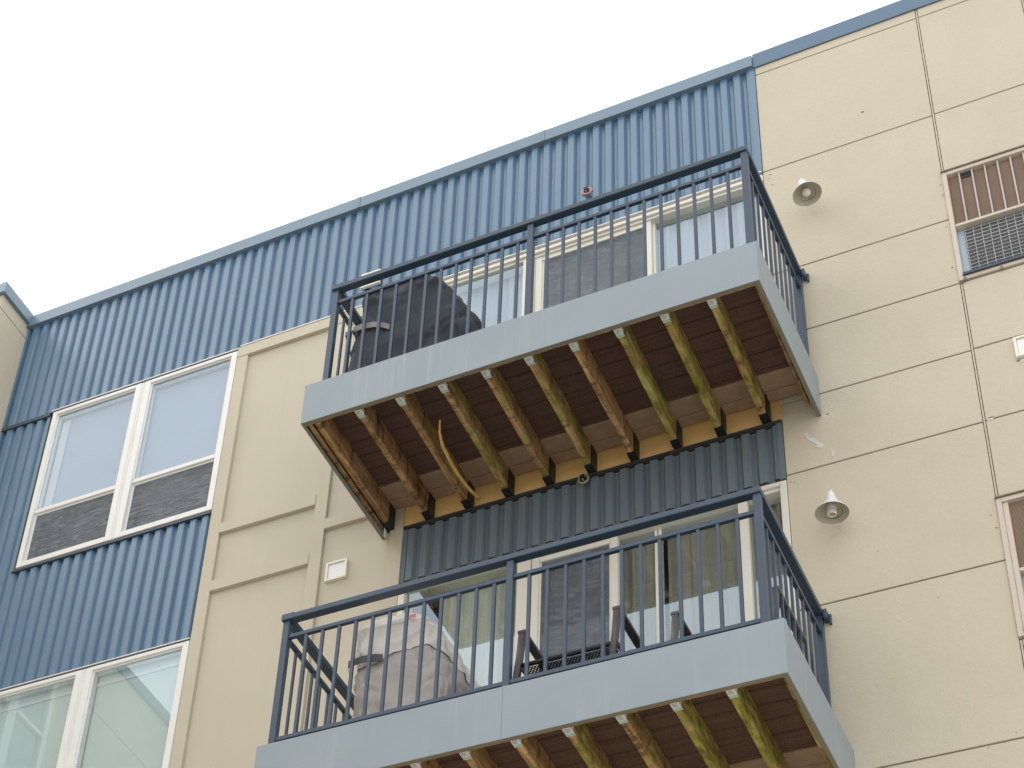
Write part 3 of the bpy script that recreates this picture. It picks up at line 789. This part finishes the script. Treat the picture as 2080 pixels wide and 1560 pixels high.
strap_mesh([(-.435, -.36, .648), (-.42, -.410, .645), (-.30, -.428, .636), (-.20, -.428, .618), (-.14, -.420, .598), (-.09, -.400, .575)], .052, 'strap2').build('strap', None, t)
MB().box(-.405, -.345, -.4400, -.4310, .616, .662, 'vent').build('buckle', None, t)
t = thing('covered_grill', (.72, -.672, 8.43), 'barbecue grill under a beige cover on the lower balcony', 'covered grill', 'covered grills at the left ends of the balconies')
LX = pl([(0, -.27), (.30, -.265), (.62, -.26), (.66, -.275), (.80, -.28), (.92, -.265), (1.0, -.22), (1.045, -.14)])
RX = pl([(0, .37), (.60, .345), (.75, .30), (.95, .20), (1.045, .10)])
FY = pl([(0, -.37), (.9, -.355), (1.045, -.27)]); BY = pl([(0, .50), (.6, .48), (.9, .30), (1.045, .18)])
mb = cover_mesh(0, 1.025, LX, RX, FY, BY, 4.4, .038, strap=(.655, .0)); set_mat(mb, 'taupecover'); mb.build('grill_cover', None, t)
def hem(u, X):
    a = 2*pi*u
    if sin(a) < -.2 or cos(a) < 0: return pl([(-.30, .655), (-.08, .630), (.02, .655), (.12, .690), (.24, .700), (.33, .665)])(X)
    return .60-.05*sin(a)
mb = cover_mesh(.58, 1.026, LX, RX, FY, BY, 4.4, .038, strap=(.655, .0), hem=hem, grow=.007)
set_mat(mb, 'beigecover'); fl = mb.build('cover_flap', None, t)
mb = MB(); mb.box(.10, .145, -.372, -.3705, .905, .935, 'red'); mb.box(-.02, .085, -.372, -.3705, .900, .925, 'tag'); mb.build('printed_mark', None, t)
strap_mesh([(-.275, -.365, .655), (-.26, -.395, .656), (-.17, -.410, .655), (-.08, -.405, .648), (-.04, -.392, .644)], .050, 'strap').build('strap', None, t)

# chairs -------------------------------------------------------------
def chair(loc, label, first=None):
    t = thing('patio_chair', loc, label, 'chair', 'dark patio armchairs on the lower balcony')
    W = .28
    for s in (-1, 1):
        x = s*W
        MB().box(x-.024, x+.024, -.03, .46, .626, .650, 'chair', .004).build('armrest', None, t)
        mb = MB()
        mb.tube([(x, -.012, .626), (x+s*.0 - .012, -.014, .45), (x-.060, -.020, 0.0)], [.024, .023, .022], 4, 'chair'); mb.build('leg', None, t)
        mb = MB(); mb.tube([(x, .40, .626), (x, .44, .30), (x, .50, 0)], .014, 4, 'chair'); mb.build('leg', None, t)
        mb = MB(); mb.tube([(x, .36, .38), (x, .43, .55), (x, .47, .70)], .014, 6, 'chair'); mb.build('back_post', None, t)
    mb = MB(); mb.tube([(-W+.0, -.010, .405), (-W*.5, -.016, .400), (0, -.018, .398), (W*.5, -.016, .400), (W, -.010, .405)], .014, 8, 'chairdark')
    mb.build('seat_edge', None, t)
    mb = MB(); k = mb.mi('perf'); rows = []
    for j in range(9):
        y = .0+.42*j/8
        rows.append([mb.bm.verts.new((-W+.016+(2*W-.032)*i/12, y, .395-.018*sin(pi*i/12)*(.4+sin(pi*j/8)) - .02*j/8)) for i in range(13)])
    for a, b in zip(rows, rows[1:]):
        for i in range(12): f = mb.bm.faces.new((a[i], a[i+1], b[i+1], b[i])); f.material_index = k; f.smooth = True
    mb.build('seat', None, t)
    mb = MB(); k = mb.mi('perf'); rows = []
    for j in range(9):
        f_ = j/8
        rows.append([mb.bm.verts.new((-W+.016+(2*W-.032)*i/12, .40+.06*f_+.015*sin(pi*i/12), .42+.26*f_)) for i in range(13)])
    for a, b in zip(rows, rows[1:]):
        for i in range(12): f = mb.bm.faces.new((a[i], a[i+1], b[i+1], b[i])); f.material_index = k; f.smooth = True
    mb.build('backrest', None, t)
    mb = MB()
    for s in (-1, 1): mb.tube([(s*W, .40, .38), (s*W, -.01, .395)], .013, 6, 'chair')
    mb.tube([(-W, .40, .38), (W, .40, .38)], .011, 6, 'chair'); mb.build('seat_frame', None, t)
    return t
chair((1.800, -.985, 8.412), 'dark patio armchair on the lower balcony, nearer the middle post, perforated seat showing')
chair((2.636, -.825, 8.412), 'dark patio armchair on the lower balcony, behind the right corner post')

# louvred windows with air conditioners --------------------------------
def ac_window(z0, z1, zm, label, deep=False):
    x0, x1 = 3.990, 5.018
    fr = 'pinkish'
    mb = MB()
    mb.box(x0, x0+.030, -.012, .10, z0, z1, fr, .002); mb.box(x1-.03, x1, -.012, .10, z0, z1, fr, .002)
    mb.box(x0+.0305, x1-.0305, -.012, .10, z1-.032, z1, fr, .002); mb.box(x0+.0305, x1-.0305, -.012, .10, z0, z0+.030, fr, .002)
    mb.box(x0-.004, x1, -.022, .03, z1+.001, z1+.010, 'stain')
    if deep: mb.box(x0+.0305, x0+.062, .0, .10, z0+.0305, z1-.0325, fr, .002)
    w = mb.build('window', None, B)
    xa = x0+(.0625 if deep else .031)
    part('meeting_rail', fr, (xa, x1-.031, .0, .09, zm-.012, zm+.012), bev=.002, parent=w)
    mb = MB(); z = zm+.016
    while z < z1-.040:
        mb.box(xa, x1-.031, .018, .025, z, z+.0055, 'blind'); z += .0088
    mb.box(xa, x1-.031, .028, .030, zm+.013, z1-.033, 'gap')
    mb.build('blind', None, w)
    if not deep:
        mb = MB(); x = 4.097
        while x < x1-.04: mb.box(x-.0052, x+.0052, .002, .010, zm+.0125, z1-.0325, 'barpaint'); x += .0828
        mb.build('window_bar', None, w)
        MB().box(4.104, 4.174, .013, .0165, z1-.085, z1-.036, 'dark').build('open_slat', None, w)
    if not deep:
        for cx_ in (4.030, 4.255): part('window_clip', 'stain', (cx_-.007, cx_+.007, -.020, -.0125, z0-.016, z0+.012), parent=w)
    part('side_glass', 'bluestrip', (xa, 4.062 if not deep else 4.078, .050, .055, z0+.031, zm-.013), parent=w)  # glass strip, its reflection painted as a flat pale blue
    t = thing('air_conditioner', (4.5, .085, z0+.045), label, 'air conditioner', 'air conditioners set in the right hand windows')
    hh = zm-.014-(z0+.045); xl = (4.065 if not deep else 4.079)-4.5; xr_ = x1-.04-4.5
    MB().box(xl, xr_, -.04, .5, 0, hh, 'gfin').build('casing', None, t)
    mb = MB(); z = .008
    while z < hh-.01: mb.box(xl+.006, xr_-.006, -.047, -.0405, z, z+.0035, 'finedge'); z += .0115
    mb.build('fins', None, t)
    mb = MB(); x = xl+.004
    while x < xr_: mb.box(x-.0028, x+.0028, -.0515, -.0475, 0, hh, 'wire'); x += .052
    z = .018
    while z < hh: mb.box(xl, xr_, -.0545, -.0518, z-.0024, z+.0024, 'wire'); z += .0335
    mb.build('guard_grille', None, t)
    MB().box(xl-.045, xr_, -.112, -.041, -.0145, .004, 'dflash').build('drip_tray', None, t)
    return w
ac_window(11.948, 13.028, 12.488, 'window air conditioner behind a wire grid in the upper right window')
ac_window(9.035, 10.056, 9.508, 'air conditioner in the lower right window, only its edge in the photo', True)
